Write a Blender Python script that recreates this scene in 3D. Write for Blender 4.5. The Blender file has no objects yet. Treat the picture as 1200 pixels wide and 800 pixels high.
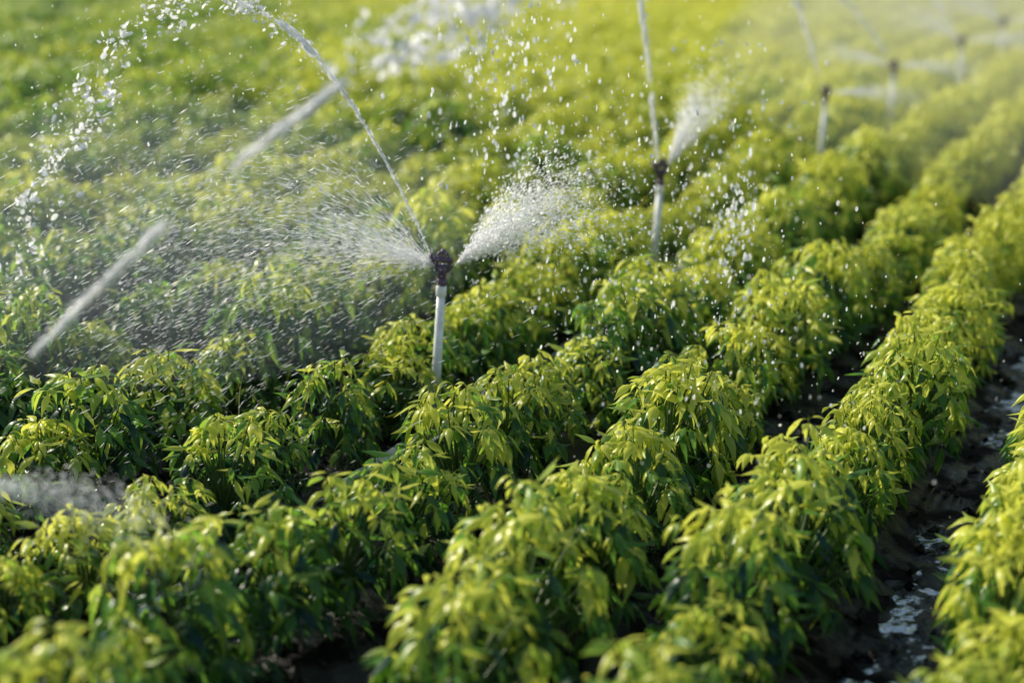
import bpy, math, random
import numpy as np
from mathutils import Vector, noise
random.seed(7); rng=np.random.default_rng(7)
sc=bpy.context.scene
col=sc.collection
# ------------------------------------------------------------ frame of the field
YAW=math.radians(26.5)
U=Vector((math.sin(YAW),math.cos(YAW),0)); N=Vector((-math.cos(YAW),math.sin(YAW),0))
def LS(L,s,z=0.0): return N*L+U*s+Vector((0,0,z))
ROWS=[-2.4,-1.85,-1.30,-.80,-.25,.30,.92,1.46,2.02,2.66]+[3.24+.58*i for i in range(48)]
ridx=list(range(len(ROWS)))
# ------------------------------------------------------------ materials
def newmat(n):
    m=bpy.data.materials.new(n); m.use_nodes=True; nt=m.node_tree; nt.nodes.clear(); return m,nt
def nd(nt,t,**k):
    n=nt.nodes.new(t)
    for a,b in k.items(): setattr(n,a,b)
    return n
def leaf_mat():
    m,nt=newmat('pepper_leaf'); l=nt.links.new
    out=nd(nt,'ShaderNodeOutputMaterial')
    at=nd(nt,'ShaderNodeAttribute',attribute_name='leafcol')
    sep=nd(nt,'ShaderNodeSeparateColor'); l(at.outputs['Color'],sep.inputs[0])
    oi=nd(nt,'ShaderNodeObjectInfo')
    geo=nd(nt,'ShaderNodeNewGeometry')
    no=nd(nt,'ShaderNodeTexNoise'); no.inputs['Scale'].default_value=.8; no.inputs['Detail'].default_value=1; l(geo.outputs['Position'],no.inputs['Vector'])
    a=nd(nt,'ShaderNodeMath',operation='MULTIPLY'); l(sep.outputs[0],a.inputs[0]); a.inputs[1].default_value=.32
    b=nd(nt,'ShaderNodeMath',operation='MULTIPLY_ADD'); l(oi.outputs['Random'],b.inputs[0]); b.inputs[1].default_value=.24; l(a.outputs[0],b.inputs[2])
    c=nd(nt,'ShaderNodeMath',operation='MULTIPLY_ADD'); l(no.outputs[0],c.inputs[0]); c.inputs[1].default_value=.6; l(b.outputs[0],c.inputs[2])
    d=nd(nt,'ShaderNodeMath',operation='MULTIPLY_ADD'); l(sep.outputs[1],d.inputs[0]); d.inputs[1].default_value=.66; l(c.outputs[0],d.inputs[2])  # upper leaves young and yellower; lower ones darkened, shade painted into the colour
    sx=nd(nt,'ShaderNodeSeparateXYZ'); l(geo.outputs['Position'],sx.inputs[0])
    ad=nd(nt,'ShaderNodeMath',operation='MULTIPLY_ADD'); l(sx.outputs[0],ad.inputs[0]); ad.inputs[1].default_value=6.0; l(sx.outputs[1],ad.inputs[2])  # painted light by position: yellow glow towards far right, shade towards the left
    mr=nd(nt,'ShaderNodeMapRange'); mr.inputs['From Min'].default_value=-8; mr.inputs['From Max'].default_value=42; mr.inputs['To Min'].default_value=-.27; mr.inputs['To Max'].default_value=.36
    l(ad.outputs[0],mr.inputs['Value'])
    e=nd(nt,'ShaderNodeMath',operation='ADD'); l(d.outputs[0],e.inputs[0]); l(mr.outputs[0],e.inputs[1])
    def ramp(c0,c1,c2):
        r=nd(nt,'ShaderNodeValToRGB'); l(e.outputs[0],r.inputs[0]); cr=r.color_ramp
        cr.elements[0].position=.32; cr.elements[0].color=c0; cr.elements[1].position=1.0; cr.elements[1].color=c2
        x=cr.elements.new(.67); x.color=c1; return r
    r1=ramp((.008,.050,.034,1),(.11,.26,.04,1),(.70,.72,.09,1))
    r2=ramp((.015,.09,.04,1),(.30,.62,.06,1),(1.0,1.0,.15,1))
    pr=nd(nt,'ShaderNodeBsdfPrincipled'); l(r1.outputs[0],pr.inputs['Base Color']); pr.inputs['Roughness'].default_value=.32
    tr=nd(nt,'ShaderNodeBsdfTranslucent'); l(r2.outputs[0],tr.inputs[0])
    mx=nd(nt,'ShaderNodeMixShader'); mx.inputs[0].default_value=.44; l(pr.outputs[0],mx.inputs[1]); l(tr.outputs[0],mx.inputs[2])
    l(mx.outputs[0],out.inputs[0]); return m
def simple(n,c,r=.5,s=.5,var=.15,scale=20,bump=.0):
    m,nt=newmat(n); l=nt.links.new
    out=nd(nt,'ShaderNodeOutputMaterial'); pr=nd(nt,'ShaderNodeBsdfPrincipled')
    no=nd(nt,'ShaderNodeTexNoise'); no.inputs['Scale'].default_value=scale; no.inputs['Detail'].default_value=5
    tc=nd(nt,'ShaderNodeTexCoord'); l(tc.outputs['Object'],no.inputs['Vector'])
    rp=nd(nt,'ShaderNodeValToRGB'); l(no.outputs[0],rp.inputs[0])
    rp.color_ramp.elements[0].position=.35; rp.color_ramp.elements[1].position=.65
    rp.color_ramp.elements[0].color=[x*(1-var) for x in c]+[1]; rp.color_ramp.elements[1].color=[min(1,x*(1+var)) for x in c]+[1]
    l(rp.outputs[0],pr.inputs['Base Color']); pr.inputs['Roughness'].default_value=r; pr.inputs['Specular IOR Level'].default_value=s
    l(pr.outputs[0],out.inputs[0]); return m
def water_mat(n):
    m,nt=newmat(n); l=nt.links.new
    out=nd(nt,'ShaderNodeOutputMaterial')
    df=nd(nt,'ShaderNodeBsdfDiffuse'); df.inputs[0].default_value=(.98,.98,.98,1)
    tl=nd(nt,'ShaderNodeBsdfTranslucent'); tl.inputs[0].default_value=(.98,.98,.98,1)
    gl=nd(nt,'ShaderNodeBsdfGlossy'); gl.inputs['Roughness'].default_value=.35
    m1=nd(nt,'ShaderNodeMixShader'); m1.inputs[0].default_value=.5; l(df.outputs[0],m1.inputs[1]); l(tl.outputs[0],m1.inputs[2])
    m2=nd(nt,'ShaderNodeMixShader'); m2.inputs[0].default_value=.10; l(m1.outputs[0],m2.inputs[1]); l(gl.outputs[0],m2.inputs[2])
    l(m2.outputs[0],out.inputs[0])
    return m
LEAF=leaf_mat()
STEM=simple('pepper_stem',(.08,.14,.03),.5)
WD=water_mat('water_drop'); WM=WD; WJ=WD
PIPE=simple('grey_white_pvc',(.78,.78,.76),.35,.5,.12,30)
HEADM=simple('purple_black_plastic',(.07,.035,.08),.35)
METAL=simple('sprinkler_brass',(.20,.13,.07),.35)
DRY=simple('dry_stalk',(.22,.22,.09),.7)
def soil_mat():
    m,nt=newmat('wet_soil'); l=nt.links.new
    out=nd(nt,'ShaderNodeOutputMaterial'); pr=nd(nt,'ShaderNodeBsdfPrincipled')
    tc=nd(nt,'ShaderNodeTexCoord')
    n1=nd(nt,'ShaderNodeTexNoise'); n1.inputs['Scale'].default_value=6; n1.inputs['Detail'].default_value=6
    n2=nd(nt,'ShaderNodeTexNoise'); n2.inputs['Scale'].default_value=38; n2.inputs['Detail'].default_value=6; n2.inputs['Roughness'].default_value=.65
    for n in (n1,n2): l(tc.outputs['Object'],n.inputs['Vector'])
    rp=nd(nt,'ShaderNodeValToRGB'); l(n2.outputs[0],rp.inputs[0])
    rp.color_ramp.elements[0].position=.3; rp.color_ramp.elements[0].color=(.003,.003,.005,1)
    rp.color_ramp.elements[1].position=.75; rp.color_ramp.elements[1].color=(.012,.009,.009,1)
    l(rp.outputs[0],pr.inputs['Base Color'])
    rr=nd(nt,'ShaderNodeMapRange'); rr.inputs['From Min'].default_value=.45; rr.inputs['From Max'].default_value=.56; rr.inputs['To Min'].default_value=.08; rr.inputs['To Max'].default_value=.5
    l(n1.outputs[0],rr.inputs['Value']); l(rr.outputs[0],pr.inputs['Roughness'])
    sr=nd(nt,'ShaderNodeMapRange'); sr.inputs['From Min'].default_value=.45; sr.inputs['From Max'].default_value=.56; sr.inputs['To Min'].default_value=.7; sr.inputs['To Max'].default_value=.06
    l(n1.outputs[0],sr.inputs['Value']); l(sr.outputs[0],pr.inputs['Specular IOR Level'])
    bp=nd(nt,'ShaderNodeBump'); bp.inputs['Strength'].default_value=.7; bp.inputs['Distance'].default_value=.02; l(n2.outputs[0],bp.inputs['Height']); l(bp.outputs[0],pr.inputs['Normal'])
    l(pr.outputs[0],out.inputs[0]); return m
SOIL=soil_mat()
def puddle_mat():
    m,nt=newmat('puddle_water'); l=nt.links.new
    out=nd(nt,'ShaderNodeOutputMaterial'); pr=nd(nt,'ShaderNodeBsdfPrincipled')
    pr.inputs['Base Color'].default_value=(.008,.008,.010,1); pr.inputs['Roughness'].default_value=.25; pr.inputs['Specular IOR Level'].default_value=.4
    gl=nd(nt,'ShaderNodeBsdfGlossy'); gl.inputs['Roughness'].default_value=.10; gl.inputs['Color'].default_value=(.97,.98,1,1)
    tc=nd(nt,'ShaderNodeTexCoord'); n2=nd(nt,'ShaderNodeTexNoise'); n2.inputs['Scale'].default_value=20; n2.inputs['Detail'].default_value=5; l(tc.outputs['Object'],n2.inputs['Vector'])
    bp=nd(nt,'ShaderNodeBump'); bp.inputs['Strength'].default_value=1; bp.inputs['Distance'].default_value=.03; l(n2.outputs[0],bp.inputs['Height']); l(bp.outputs[0],pr.inputs['Normal']); l(bp.outputs[0],gl.inputs['Normal'])
    n3=nd(nt,'ShaderNodeTexNoise'); n3.inputs['Scale'].default_value=11; n3.inputs['Detail'].default_value=7; n3.inputs['Roughness'].default_value=.6; l(tc.outputs['Object'],n3.inputs['Vector'])
    rr=nd(nt,'ShaderNodeMapRange'); rr.inputs['From Min'].default_value=.50; rr.inputs['From Max'].default_value=.55; rr.inputs['To Min'].default_value=.0; rr.inputs['To Max'].default_value=.85
    l(n3.outputs[0],rr.inputs['Value'])
    mx=nd(nt,'ShaderNodeMixShader'); l(rr.outputs[0],mx.inputs[0]); l(pr.outputs[0],mx.inputs[1]); l(gl.outputs[0],mx.inputs[2])
    l(mx.outputs[0],out.inputs[0]); return m
PUD=puddle_mat()
# ------------------------------------------------------------ mesh helpers
def mk(name,V,F,mats,mi=None,smooth=True,parent=None,link=True,colattr=None):
    me=bpy.data.meshes.new(name); me.from_pydata([tuple(v) for v in V],[],F); 
    for m in mats: me.materials.append(m)
    if mi is not None: me.polygons.foreach_set('material_index',mi)
    me.polygons.foreach_set('use_smooth',[smooth]*len(F))
    if colattr is not None:
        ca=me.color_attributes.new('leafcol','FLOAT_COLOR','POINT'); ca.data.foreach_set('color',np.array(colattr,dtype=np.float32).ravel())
    me.update()
    if not link: return me
    o=bpy.data.objects.new(name,me); col.objects.link(o)
    if parent: o.parent=parent
    return o
def empty(name,loc=(0,0,0)):
    e=bpy.data.objects.new(name,None); e.empty_display_size=.1; e.location=loc; col.objects.link(e); return e
def tube(V,F,pts,rad,k=8,cap=True):
    b=len(V); n=len(pts)
    for i,p in enumerate(pts):
        p=Vector(p); t=(Vector(pts[min(i+1,n-1)])-Vector(pts[max(i-1,0)])).normalized()
        a=t.cross(Vector((0,1,.01))) if abs(t.y)<.9 else t.cross(Vector((1,0,0)))
        a.normalize(); c=t.cross(a)
        for j in range(k):
            an=2*math.pi*j/k; V.append(p+(a*math.cos(an)+c*math.sin(an))*rad[i])
    for i in range(n-1):
        for j in range(k):
            F.append((b+i*k+j,b+i*k+(j+1)%k,b+(i+1)*k+(j+1)%k,b+(i+1)*k+j))
    if cap:
        F.append(tuple(b+j for j in range(k))[::-1]); F.append(tuple(b+(n-1)*k+j for j in range(k)))
# ------------------------------------------------------------ pepper plants
TSn=[0,.16,.28,.44,.62,.82,1.0]; WSn=[.05,.07,.65,1.0,.78,.34,.02]
TSf=[0,.16,.42,.72,1.0]; WSf=[.05,.1,1.0,.65,.02]
def leaf(V,F,C,MI,p,az,e0,e1,l,w,roll,cr,yg,fine=True):
    TS,WS=(TSn,WSn) if fine else (TSf,WSf)
    b=len(V); p=Vector(p); side=Vector((-math.sin(az),math.cos(az),0))
    prev=0
    for t,ww in zip(TS,WS):
        e=e0+(e1-e0)*min(1,t*1.35)
        tan=Vector((math.cos(az)*math.cos(e),math.sin(az)*math.cos(e),math.sin(e)))
        p=p+tan*(t-prev)*l; prev=t
        nrm=tan.cross(side)*-1
        rr=roll*t
        s2=side*math.cos(rr)+nrm*math.sin(rr); n2=nrm*math.cos(rr)-side*math.sin(rr)
        h=w*.5*ww
        V.append(p-s2*h+n2*h*.55); V.append(p.copy()); V.append(p+s2*h+n2*h*.55)
        for _ in range(3): C.append((cr,yg,0,1))
    for i in range(len(TS)-1):
        a=b+i*3
        F.append((a,a+1,a+4,a+3)); F.append((a+1,a+2,a+5,a+4)); MI+= [0,0]
def plant_geo(i,V,F,C,MI,off=Vector((0,0,0)),ntips=40,rx=.155,rz=.215,zc=.20,fine=True,sc_=1.0,nl=(6,8)):
    R=random.Random(100+i)
    v0=len(V); V2=[];F2=[]
    tips=[]
    lob=[(R.uniform(0,6.28),R.uniform(.15,.4)) for _ in range(3)]
    for k in range(ntips):
        az=k*2.39996+R.uniform(-.4,.4)
        sz=-.55+1.55*((k+.5)/ntips)**.85
        sz=min(.99,sz+R.uniform(-.06,.06)); ch=max(0,1-abs(sz)**2.3)**.5
        lb=sum(a*math.cos(az-q) for q,a in lob)*.5
        m=R.uniform(.72,1.08)+lb
        mz=1+lb*.25
        if R.random()<.16: m*=1.15; mz*=R.uniform(1.0,1.22)
        x=math.cos(az)*ch*rx*m; y=math.sin(az)*ch*rx*m; z=zc+sz*rz*mz*R.uniform(.88,1.06)
        tips.append((x,y,z,az,sz))
    for (x,y,z,az,sz) in tips:
        if fine: tube(V2,F2,[(0,0,.06),(x*.45,y*.45,z*.55+.01),(x,y,z)],[.006,.004,.0018],3,False)
        n=R.randint(*nl)
        for j in range(n):
            a=(az if sz<.75 else 0)+ (j-(n-1)/2)*(2.0*math.pi/n)*(.6 if sz<.6 else 1)+R.uniform(-.35,.35)
            L=R.uniform(.060,.115)*(1 if fine else 1.15)
            if j<2 and sz>.3: L*=.6
            e0=math.radians(R.uniform(-15,45)+ (10 if sz>.5 else -15)); e1=math.radians(R.uniform(-88,-50) if R.random()<.8 else R.uniform(-45,15))
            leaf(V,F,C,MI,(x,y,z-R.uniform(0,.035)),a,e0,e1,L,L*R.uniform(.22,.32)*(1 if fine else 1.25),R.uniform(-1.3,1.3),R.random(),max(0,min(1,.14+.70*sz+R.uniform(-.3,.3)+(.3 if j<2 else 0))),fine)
    for k in range(34 if fine else 14):
        az=R.uniform(0,6.28); q=R.uniform(.2,.8); z=R.uniform(.08,.34)
        L=R.uniform(.07,.11)
        leaf(V,F,C,MI,(math.cos(az)*rx*q,math.sin(az)*rx*q,z),az+R.uniform(-1,1),math.radians(R.uniform(-30,20)),math.radians(R.uniform(-85,-50)),L,L*.34,R.uniform(-.6,.6),R.random()*.6,0,fine)  # inner leaves start at the dark end, inner shade put into their colour
    if fine: tube(V2,F2,[(0,0,-.06),(0,0,.07)],[.009,.007],5,False)
    b=len(V); V+=V2; F+=[tuple(b+q for q in f) for f in F2]; MI+=[1]*len(F2); C+=[(.5,.2,0,1)]*len(V2)
    if sc_!=1.0 or off.length>0:
        for q in range(v0,len(V)): V[q]=V[q]*sc_+off
def plant(i):
    V=[];F=[];C=[];MI=[]
    plant_geo(i,V,F,C,MI,ntips=42+(i%4)*3)
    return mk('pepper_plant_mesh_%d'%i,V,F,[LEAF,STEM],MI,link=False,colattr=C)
PM=[plant(i) for i in range(12)]
def segment(i):   # 1.4 m of row for the far field
    V=[];F=[];C=[];MI=[]; R=random.Random(i)
    for k in range(4):
        plant_geo(300+i*7+k,V,F,C,MI,off=Vector((R.gauss(0,.025),-.525+.35*k+R.uniform(-.04,.04),0)),ntips=30,fine=False,sc_=R.uniform(.84,1.30),nl=(5,6),rx=.165)
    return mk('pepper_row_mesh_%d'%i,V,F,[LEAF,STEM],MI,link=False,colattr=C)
SG=[segment(i) for i in range(8)]
cnt=0
def vis(p,m=0): return not(p.y<-.2 or p.y>46 or abs(p.x)>.50*p.y+1.9+m)
for ri,L0 in enumerate(ROWS):
    par=None; s=-4.0+random.random()*.3
    while s<62:
        far = s>11.5 or L0>8
        if far:
            p=LS(L0+random.gauss(0,.02),s+.7)
            if vis(p,.6):
                if par is None: par=empty('pepper_plant_row')
                o=bpy.data.objects.new('pepper_plant_clump',random.choice(SG)); col.objects.link(o); o.parent=par
                o.location=p; o.rotation_euler=(0,0,-YAW+(math.pi if random.random()<.5 else 0)); o.scale=(random.uniform(.95,1.12),1,random.uniform(.9,1.1)); cnt+=1
            s+=1.38; continue
        s+=.30*random.uniform(.75,1.25)
        L=L0+random.gauss(0,.026)+.03*math.sin(s*1.3+ri*2)
        p=LS(L,s)
        if not vis(p): continue
        if p.y<1.2 and abs(p.x)<1.0 : continue
        sca=random.uniform(.82,1.16)*(1.0+.26*noise.noise(Vector((s*1.4,L0*3,0))))
        if L0>2.9: sca*=1.12
        if L0==2.66:   # thin row next to the lateral pipe
            if s<4.6: sca=min(sca*.93,.96); p=LS(L+.0,s)
        if L0==2.02:
            if 2.5<s<3.6: sca=min(max(sca,.97),1.04); p=LS(2.05,s)
            if 3.6<s<4.2: sca=min(max(sca,.94),.99); p=LS(2.05,s)
            if 4.2<=s<4.8: sca=min(max(sca,.90),.95); p=LS(2.05,s)
            if s>4.8: sca*=1.10
        w=.93 if -.5<L0<1 else 1
        if par is None: par=empty('pepper_plant_row')
        o=bpy.data.objects.new('pepper_plant',random.choice(PM)); col.objects.link(o); o.parent=par
        o.location=(p.x,p.y,0); o.rotation_euler=(random.gauss(0,.09),random.gauss(0,.09),random.uniform(0,6.28))
        o.scale=(sca*w*random.uniform(.93,1.06),sca*w*random.uniform(.93,1.06),sca*random.uniform(.92,1.14)); cnt+=1
print('plants',cnt)
# ------------------------------------------------------------ ground
Ls=np.concatenate([np.linspace(-320,-5,10),np.arange(-4,4.5,.035),np.arange(4.5,31,.145),np.linspace(33,320,12)])
ss=np.concatenate([np.linspace(-320,-2,10),np.arange(-1,8.5,.045),np.arange(8.5,60,.6),np.linspace(64,420,12)])
V=[];F=[]
ri=np.interp(Ls,ROWS,ridx)
for a,L in enumerate(Ls):
    inside=ROWS[0]-.3<L<ROWS[-1]
    base=.032*math.cos(2*math.pi*ri[a])-.03 if inside else 0
    for s in ss:
        z=base
        if -4<L<4.5 and -1<s<8.5:
            z+=.020*noise.noise(Vector((L*9,s*9,0)))+.016*noise.noise(Vector((L*26,s*26,3)))
        p=LS(L,s,z); V.append(p)
n=len(ss)
for a in range(len(Ls)-1):
    for b in range(n-1):
        i=a*n+b; F.append((i,i+n,i+n+1,i+1))
g=mk('ground',V,F,[SOIL])
def puddle(L,s0,s1,w,z):
    V=[];F=[]
    k=int((s1-s0)/.05)
    for i in range(k+1):
        s=s0+(s1-s0)*i/k; ww=w*(.5+.5*math.sin(math.pi*i/k))*(1+.4*noise.noise(Vector((s*5,L,0))))+.004
        V.append(LS(L-ww,s,z)); V.append(LS(L+ww,s,z))
    for i in range(k): F.append((2*i,2*i+2,2*i+3,2*i+1))
    mk('puddle',V,F,[PUD])
puddle(.62,2.9,4.5,.15,-.055); puddle(1.2,1.6,2.9,.12,-.056); puddle(.03,2.0,4.2,.14,-.056); puddle(2.3,1.0,2.4,.1,-.057); puddle(.62,5.3,6.6,.12,-.057); puddle(1.2,3.4,4.8,.1,-.055); puddle(.03,5,7.5,.14,-.056)
V=[];F=[]
for _ in range(4200):
    L=random.uniform(-.8,3.2); s=random.uniform(.8,8); r=random.uniform(.005,.022)
    i0=np.interp(L,ROWS,ridx); z=.032*math.cos(2*math.pi*i0)-.03
    c=LS(L,s,z+r*.3); b=len(V)
    for d in ((1,0,0),(-1,0,0),(0,1,0),(0,-1,0),(0,0,1),(0,0,-1)):
        V.append(c+Vector(d)*r*random.uniform(.6,1.2)+Vector((random.uniform(-.3,.3)*r,random.uniform(-.3,.3)*r,0)))
    for f in ((0,2,4),(2,1,4),(1,3,4),(3,0,4),(2,0,5),(1,2,5),(3,1,5),(0,3,5)): F.append(tuple(b+q for q in f))
mk('soil_clods',V,F,[SOIL],smooth=False)
# ------------------------------------------------------------ irrigation pipe
V=[];F=[]
pts=[LS(2.50+.012*math.sin(s*2.1),s,.022+.006*math.sin(s*3)) for s in np.arange(-1,40,.25)]
tube(V,F,pts,[.022]*len(pts),12)
mk('irrigation_pipe',V,F,[PIPE])
# ------------------------------------------------------------ sprinklers
def sprinkler(s,L=2.43,lean=(.0,.0),rot=0.):
    e=empty('sprinkler',LS(L,s,0))
    e.rotation_euler=(lean[1],lean[0],0)
    V=[];F=[]
    tube(V,F,[(0,0,-.08),(0,0,.3),(0,0,.56)],[.0195,.0175,.0150],16)
    mk('riser_pipe',V,F,[PIPE],parent=e)
    V=[];F=[]
    tube(V,F,[(0,0,.548),(0,0,.553),(0,0,.585),(0,0,.59)],[.0160,.0195,.0195,.0165],16)
    tube(V,F,[(0,0,.02),(0,0,.024),(0,0,.09),(0,0,.095)],[.022,.027,.027,.022],16)
    mk('pipe_coupling',V,F,[PIPE],parent=e)
    c,sn=math.cos(rot),math.sin(rot)
    def R(x,y,z): return (x*c-y*sn,x*sn+y*c,z)
    V=[];F=[]
    tube(V,F,[(0,0,.585),(0,0,.592),(0,0,.612),(0,0,.618)],[.014,.021,.021,.013],6)
    tube(V,F,[(0,0,.615),(0,0,.65),(0,0,.668)],[.015,.019,.015],12)
    tube(V,F,[R(.016,0,.640),R(.022,0,.652),R(.022,0,.696),R(.014,0,.710),R(0,0,.714),R(-.014,0,.710),R(-.022,0,.696),R(-.022,0,.652),R(-.016,0,.640)],[.006]*9,8)
    tube(V,F,[(0,0,.706),(0,0,.724)],[.011,.008],10)
    mk('sprinkler_body',V,F,[HEADM],parent=e)
    V=[];F=[]
    tube(V,F,[R(-.005,.006,.640),R(-.028,.010,.664),R(-.038,.012,.682)],[.011,.009,.0065],10)
    tube(V,F,[R(.006,.006,.640),R(.028,.010,.655),R(.036,.012,.662)],[.010,.008,.006],10)
    tube(V,F,[R(.035,-.004,.682),R(.018,-.008,.688),R(-.026,-.010,.690),R(-.042,.002,.694)],[.011,.010,.009,.004],8)
    tube(V,F,[R(-.040,-.012,.680),R(-.046,.016,.704)],[.009,.009],6)
    mk('nozzle_and_hammer_arm',V,F,[HEADM],parent=e)
    V=[];F=[]
    sp=[(.010*math.cos(q),.010*math.sin(q),.688+.020*q/31.4) for q in np.linspace(0,31.4,60)]
    tube(V,F,sp,[.0014]*60,5); tube(V,F,[(0,0,.65),(0,0,.71)],[.004,.004],8)
    mk('spring',V,F,[METAL],parent=e)
    return LS(L,s,.665)
H0=sprinkler(2.08); H1=sprinkler(4.33,2.49,(math.radians(4),0)); H2=sprinkler(6.50,2.46,(math.radians(3),0),.3)
H3=sprinkler(9.85,2.50,(math.radians(2),0),.6); H4=sprinkler(11.8,2.43,(0,0),.2); H5=sprinkler(14.3,2.30,(math.radians(-2),0),.1); H6=sprinkler(17.0,2.33); 
H1=H1+Vector((.05,0,0)); H2=H2+Vector((.035,0,0)); H3=H3+Vector((.02,0,0))
# ------------------------------------------------------------ water: thin curved water flakes, lit from either side
FV=np.array([(math.cos(a),math.sin(a),0) for a in np.arange(6)*math.pi/3]+[(0,0,.4)],float)
FF=np.array([(i,(i+1)%6,6) for i in range(6)])
def drops(name,C,R,D,E,mat,lod=1,wob=0.,tilt=.0):
    C=np.asarray(C,float);R=np.asarray(R,float);D=np.asarray(D,float);E=np.asarray(E,float)
    bv,bf=FV,FF; n=len(C); k=len(bv)
    D=D/np.linalg.norm(D,axis=1,keepdims=True)
    A=np.cross(D,rng.normal(size=(n,3))); A/=np.linalg.norm(A,axis=1,keepdims=True)+1e-9; B=np.cross(D,A)
    bvv=np.repeat(bv[None],n,0)
    if wob: bvv=bvv*(1+wob*rng.normal(size=(n,k,1)))
    P=C[:,None,:]+R[:,None,None]*(bvv[:,:,0:1]*D[:,None,:]*E[:,None,None]+bvv[:,:,1:2]*A[:,None,:]+bvv[:,:,2:3]*B[:,None,:])
    P=P.reshape(-1,3).astype(np.float32); Fc=(bf[None]+(np.arange(n)*k)[:,None,None]).reshape(-1,3).astype(np.int32)
    me=bpy.data.meshes.new(name); me.vertices.add(len(P)); me.vertices.foreach_set('co',P.ravel())
    me.loops.add(Fc.size); me.loops.foreach_set('vertex_index',Fc.ravel()); me.polygons.add(len(Fc))
    me.polygons.foreach_set('loop_start',np.arange(0,Fc.size,3,dtype=np.int32)); me.polygons.foreach_set('loop_total',np.full(len(Fc),3,dtype=np.int32))
    me.polygons.foreach_set('use_smooth',np.ones(len(Fc),bool))
    me.materials.append(mat); me.update(calc_edges=True); me.validate()
    o=bpy.data.objects.new(name,me); col.objects.link(o); return o
def arc(p0,d,rng_,h,t):
    t=np.asarray(t,float)[:,None]; p0=np.array(p0); d=np.array(d)
    P=p0+d*rng_*t+np.array([0,0,1.])*4*h*t*(1-t)
    T=d*rng_+np.array([0,0,1.])*4*h*(1-2*t)
    return P,T
def stream(name,p0,d,R,h,t0,t1,r0,r1,dens=900,spread=1.0,cov=1.6):
    # one layer or two of stretched water shreds, so the sun reaches all of them
    ln=np.linalg.norm(np.diff(arc(p0,d,R,h,np.linspace(t0,t1,20))[0],axis=0),axis=1).sum(); rm=(r0+r1)/2
    n=int(cov*ln*2*rm/(math.pi*(rm*.42)**2*5*.5))+12
    q=rng.random(n); t=t0+(t1-t0)*q; P,T=arc(p0,d,R,h,t)
    rad=(r0+(r1-r0)*q); taper=np.minimum(1,np.minimum(q*7+.3,(1-q)*7+.2))
    w=np.array([[noise.noise(Vector((tt*70,k,5))) for k in (1,2,3)] for tt in t])
    P=P+w*rad[:,None]*.6*np.minimum(1,q*10)[:,None]+rng.normal(size=P.shape)*(rad*taper)[:,None]*.42
    drops(name,P,rad*taper*rng.uniform(.3,.55,n),T+rng.normal(size=T.shape)*.03*np.linalg.norm(T,axis=1,keepdims=True),rng.uniform(3,7,n),WJ)
    m=int(dens*.35); q=rng.random(m); t=t0+(t1-t0)*q; P,T=arc(p0,d,R,h,t); rad=(r0+(r1-r0)*q)
    P=P+rng.normal(size=P.shape)*rad[:,None]*spread
    drops(name+'_droplets',P,rng.uniform(.0008,.0022,m),T+rng.normal(size=T.shape)*.1,rng.uniform(1,4,m),WD)
def blobs(name,p0,d,R,h,t0,t1,n,size,spread,fall=.0):
    C=[];Rr=[];D=[];E=[]
    for _ in range(n):
        t=rng.uniform(t0,t1); P,T=arc(p0,d,R,h,[t]); c=P[0]+rng.normal(size=3)*spread; m=rng.integers(6,34); T=T[0]/np.linalg.norm(T[0])
        sg=size*rng.uniform(.5,2.2); ax=T*rng.uniform(1,2)+rng.normal(size=3)*.8
        for k in range(m):
            o=rng.normal(size=3)*sg*.7+ax*rng.normal()*sg*1.2
            C.append(c+o-np.array([0,0,1])*fall*rng.random()**2); Rr.append(size*rng.uniform(.12,.75)*(.35 if rng.random()<.55 else 1)); D.append(T+rng.normal(size=3)*.9); E.append(rng.uniform(1,1.9))
    drops(name,C,Rr,D,E,WJ,1,.12)
def fan(name,p0,az,spaz,e0,e1,rngm,n,r0,r1,mat,el=(1,2.5),g=.25,near=.5,lod=1):
    a=az+rng.normal(size=n)*spaz; e=np.radians(e0+(e1-e0)*(rng.beta(1.6,1.6,n)))
    x=rng.random(n)**near*rngm*(1+.25*rng.normal(size=n)).clip(.3,1.6)
    dr=np.stack([np.cos(a)*np.cos(e),np.sin(a)*np.cos(e),np.sin(e)],1)
    P=np.array(p0)+dr*x[:,None]; P[:,2]-=g*x**2/np.maximum(.15,rngm)
    T=dr.copy(); T[:,2]-=2*g*x/rngm
    P+=rng.normal(size=P.shape)*.012*(x[:,None]/rngm+.1)
    rr=r0+(r1-r0)*rng.random(n)**2
    drops(name,P,rr,T,rng.uniform(el[0],el[1],n),mat,lod)
def cloud(name,c,sg,n,r0,r1,mat,D=(0,0,-1),el=(1,2),lod=1):
    P=np.array(c)+rng.normal(size=(n,3))*np.array(sg)
    rr=r0+(r1-r0)*rng.random(n)**2.5
    drops(name,P,rr,np.array(D)+rng.normal(size=(n,3))*.15,rng.uniform(el[0],el[1],n),mat,lod)
j1=H1+Vector((-.040,.0,.02)); dl=(-1.,.03,0)
stream('water_jet',j1,dl,1.50,.93,.0,.13,.0035,.005,dens=500,cov=2.4)
stream('water_jet',j1,dl,1.50,.93,.12,.25,.006,.007,dens=700,cov=2.4)
stream('water_jet',j1,dl,1.50,.93,.245,.34,.009,.016,dens=900,spread=1.4)
blobs('water_droplets',j1,dl,1.50,.93,.30,.46,20,.012,.022,.03)
blobs('water_droplets',j1,dl,1.50,.93,.52,.80,24,.014,.035,.05)
blobs('water_droplets',j1,dl,1.50,.93,.80,1.05,28,.015,.035,.05)
j0=H0+Vector((0,0,.09)); d0=Vector((1,.08,0)).normalized()
stream('water_jet',j0,d0,4.6,1.26,.043,.112,.009,.0105,dens=1200,spread=.8,cov=2.3)
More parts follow.
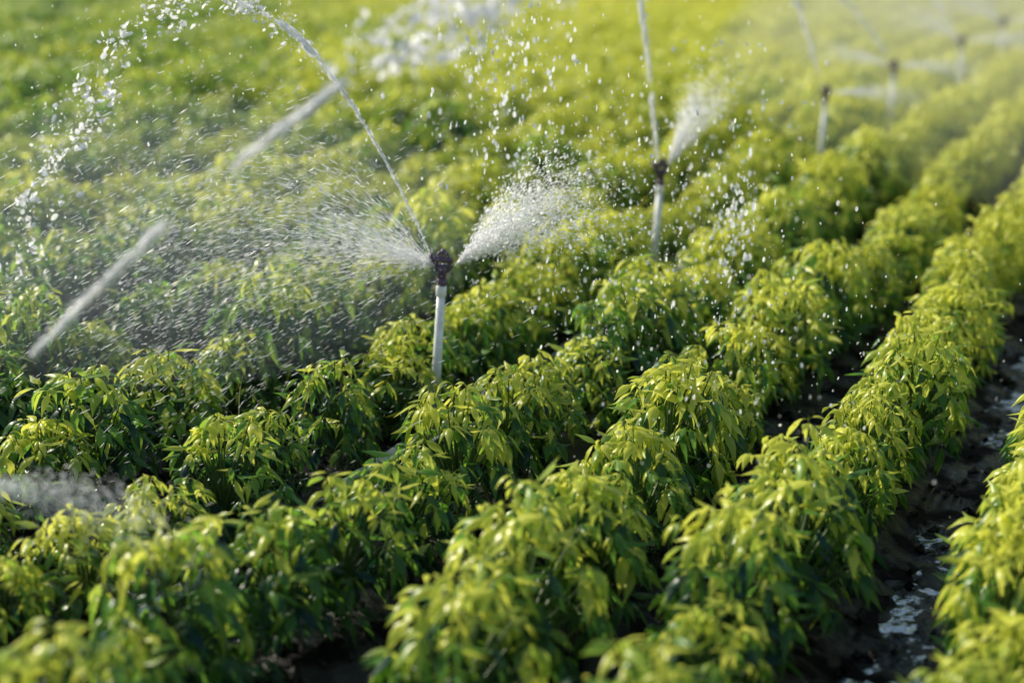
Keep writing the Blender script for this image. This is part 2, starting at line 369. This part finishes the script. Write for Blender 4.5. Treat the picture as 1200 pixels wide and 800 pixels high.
stream('water_jet',j0,d0,4.6,1.26,.142,.196,.009,.0115,dens=1200,spread=.8,cov=2.3)
blobs('water_droplets',j0,d0,4.6,1.26,.215,.30,80,.014,.03,.03)
blobs('water_droplets',j0,d0,4.6,1.26,.20,.30,50,.0035,.07,.4)
fan('water_spray',H0,.05,.25,-6,6,.42,2600,.0008,.0026,WD,near=.8)
fan('water_spray',H1+Vector((.045,0,0)),.1,.28,14,62,.54,7000,.0012,.0038,WD,g=.16,near=.8)
fan('water_spray',H1+Vector((.045,0,0)),.1,.25,28,46,.46,4500,.0012,.0030,WD,g=.08,near=1.0)
fan('water_spray',H1+Vector((-.04,0,0)),math.pi-.1,.4,6,32,.50,3600,.0006,.0017,WM,el=(3,14),g=.08,near=.9)
fan('water_spray',H1+Vector((-.04,0,0)),math.pi+.2,.5,-10,60,1.2,4600,.0006,.0015,WM,el=(6,20),g=.4,near=1.)
j2=H2+Vector((-.02,0,.03)); d2=Vector((-1,.1,0)).normalized()
stream('water_jet',j2,d2,.55,1.25,.0,.075,.007,.009,dens=700,cov=2.2)
stream('water_jet',j2,d2,.55,1.25,.085,.20,.010,.014,dens=900,cov=2.2)
blobs('water_droplets',j2,d2,.55,1.25,.2,.5,30,.012,.03,.03)
fan('water_spray',H2+Vector((.03,0,.02)),.1,.25,45,80,.42,4800,.0014,.0042,WD,g=.08,near=.8)
j3=H3+Vector((-.03,0,.03))
stream('water_jet',j3,Vector((-1,0,0)),1.5,1.2,.02,.30,.014,.020,dens=800,cov=2.4)
fan('water_spray',H3+Vector((.03,0,.0)),.0,.25,-4,12,.55,1500,.0018,.0045,WD,g=.12,near=.8)
stream('water_jet',H4+Vector((-.03,0,.03)),Vector((-1,0,0)),2.0,.75,.02,.35,.012,.018,dens=600,cov=2.4)
fan('water_spray',H4+Vector((.03,0,.0)),.0,.25,-4,14,.6,1300,.002,.005,WD,g=.15,near=.8)
fan('water_spray',H4+Vector((-.03,0,.0)),math.pi,.3,10,30,.6,1300,.002,.005,WD,g=.15,near=.8)
for H,sg in ((H5,-1),(H6,-1)):
    stream('water_jet',H+Vector((-.03,0,.03)),Vector((sg,0,0)),3.0,1.0,.02,.4,.016,.024,dens=600)
    fan('water_spray',H+Vector((-.03,0,.0)),math.pi,.3,20,50,.8,1800,.002,.006,WD,g=.25,near=.8)
    fan('water_spray',H+Vector((.03,0,.0)),.0,.3,0,20,.9,1800,.002,.006,WD,g=.25,near=.8)
cloud('water_droplets',(-.02,5.2,1.35),(.13,.3,.22),650,.0018,.0095,WD)
cloud('water_droplets',(.32,5.0,.85),(.30,.4,.22),1300,.0014,.0068,WD)
cloud('water_droplets',(.82,5.2,.78),(.05,.2,.12),180,.003,.011,WD)
cloud('water_droplets',(.9,6.2,1.0),(.25,.3,.35),300,.002,.009,WD)
cloud('water_droplets',(-1.3,5.0,1.1),(.5,.5,.4),900,.0012,.0048,WM)
cloud('water_droplets',(.7,4.4,.62),(.35,.5,.16),620,.0012,.0052,WD)
cloud('water_mist',(-1.1,4.9,.75),(.45,.5,.28),7000,.0006,.0016,WM,D=(-1,0,-.5),el=(4,16),lod=0)
# ------------------------------------------------------------ spray haze hanging around the sprinklers
import bmesh
bm=bmesh.new(); bmesh.ops.create_icosphere(bm,subdivisions=4,radius=1)
SV=[x.co.copy() for x in bm.verts]; SF=[tuple(q.index for q in x.verts) for x in bm.faces]; bm.free()
def haze(c,r,dens,rot=0,colr=(1,1,1,1)):
    m,nt=newmat('spray_haze'); out=nd(nt,'ShaderNodeOutputMaterial'); vs=nd(nt,'ShaderNodeVolumeScatter')
    vs.inputs['Color'].default_value=colr; vs.inputs['Density'].default_value=dens; vs.inputs['Anisotropy'].default_value=.2
    nt.links.new(vs.outputs[0],out.inputs['Volume'])
    V=[(v.x*r[0],v.y*r[1],v.z*r[2]) for v in SV]
    o=mk('spray_haze',V,SF,[m]); o.location=c; o.rotation_euler=(0,0,rot)
haze(LS(-.5,24,.6),(6.5,17,1.15),.036,-YAW)
haze((-1.25,5.1,.75),(1.15,1.0,.5),.08,0,(.82,.94,1,1))
# ------------------------------------------------------------ dry weed by the pipe
V=[];F=[]
for k in range(6):
    b=LS(2.72+random.uniform(-.08,.08),3.62+random.uniform(-.15,.15),0); a=random.uniform(0,6.28); l=random.uniform(.3,.46); ln=random.uniform(.05,.25)
    d=Vector((math.cos(a),math.sin(a),0))
    tube(V,F,[b,b+d*ln*.3+Vector((0,0,l*.5)),b+d*ln*.8+Vector((0,0,l*.85)),b+d*ln*1.5+Vector((0,0,l*.95))],[.0025,.002,.0014,.0007],4,False)
mk('dry_weed',V,F,[DRY])
# ------------------------------------------------------------ sun, sky
az=math.radians(-58); el=math.radians(31)
sd=Vector((math.sin(az)*math.cos(el),math.cos(az)*math.cos(el),math.sin(el)))
su=bpy.data.lights.new('sun','SUN'); su.energy=5.0; su.angle=math.radians(.5); su.color=(1,.93,.77)
so=bpy.data.objects.new('sun',su); col.objects.link(so); so.rotation_euler=sd.to_track_quat('Z','Y').to_euler()
w=bpy.data.worlds.new('World'); sc.world=w; w.use_nodes=True; nt=w.node_tree; nt.nodes.clear()
sk=nt.nodes.new('ShaderNodeTexSky'); sk.sky_type='NISHITA'; sk.sun_disc=False; sk.sun_elevation=el; sk.sun_rotation=az
bg=nt.nodes.new('ShaderNodeBackground'); bg.inputs[1].default_value=.14; ow=nt.nodes.new('ShaderNodeOutputWorld')
nt.links.new(sk.outputs[0],bg.inputs[0]); nt.links.new(bg.outputs[0],ow.inputs[0])
# ------------------------------------------------------------ camera
cd=bpy.data.cameras.new('camera'); cam=bpy.data.objects.new('camera',cd); col.objects.link(cam); sc.camera=cam
cam.location=(0,0,1.9); cam.rotation_euler=(math.radians(90-17.0),0,0)
cd.lens=50; cd.sensor_width=36; cd.clip_end=1000; cd.clip_start=.05
cd.dof.use_dof=True; cd.dof.focus_distance=4.6; cd.dof.aperture_fstop=.9
sc.view_settings.view_transform='Standard'; sc.view_settings.look='None'; sc.view_settings.exposure=0
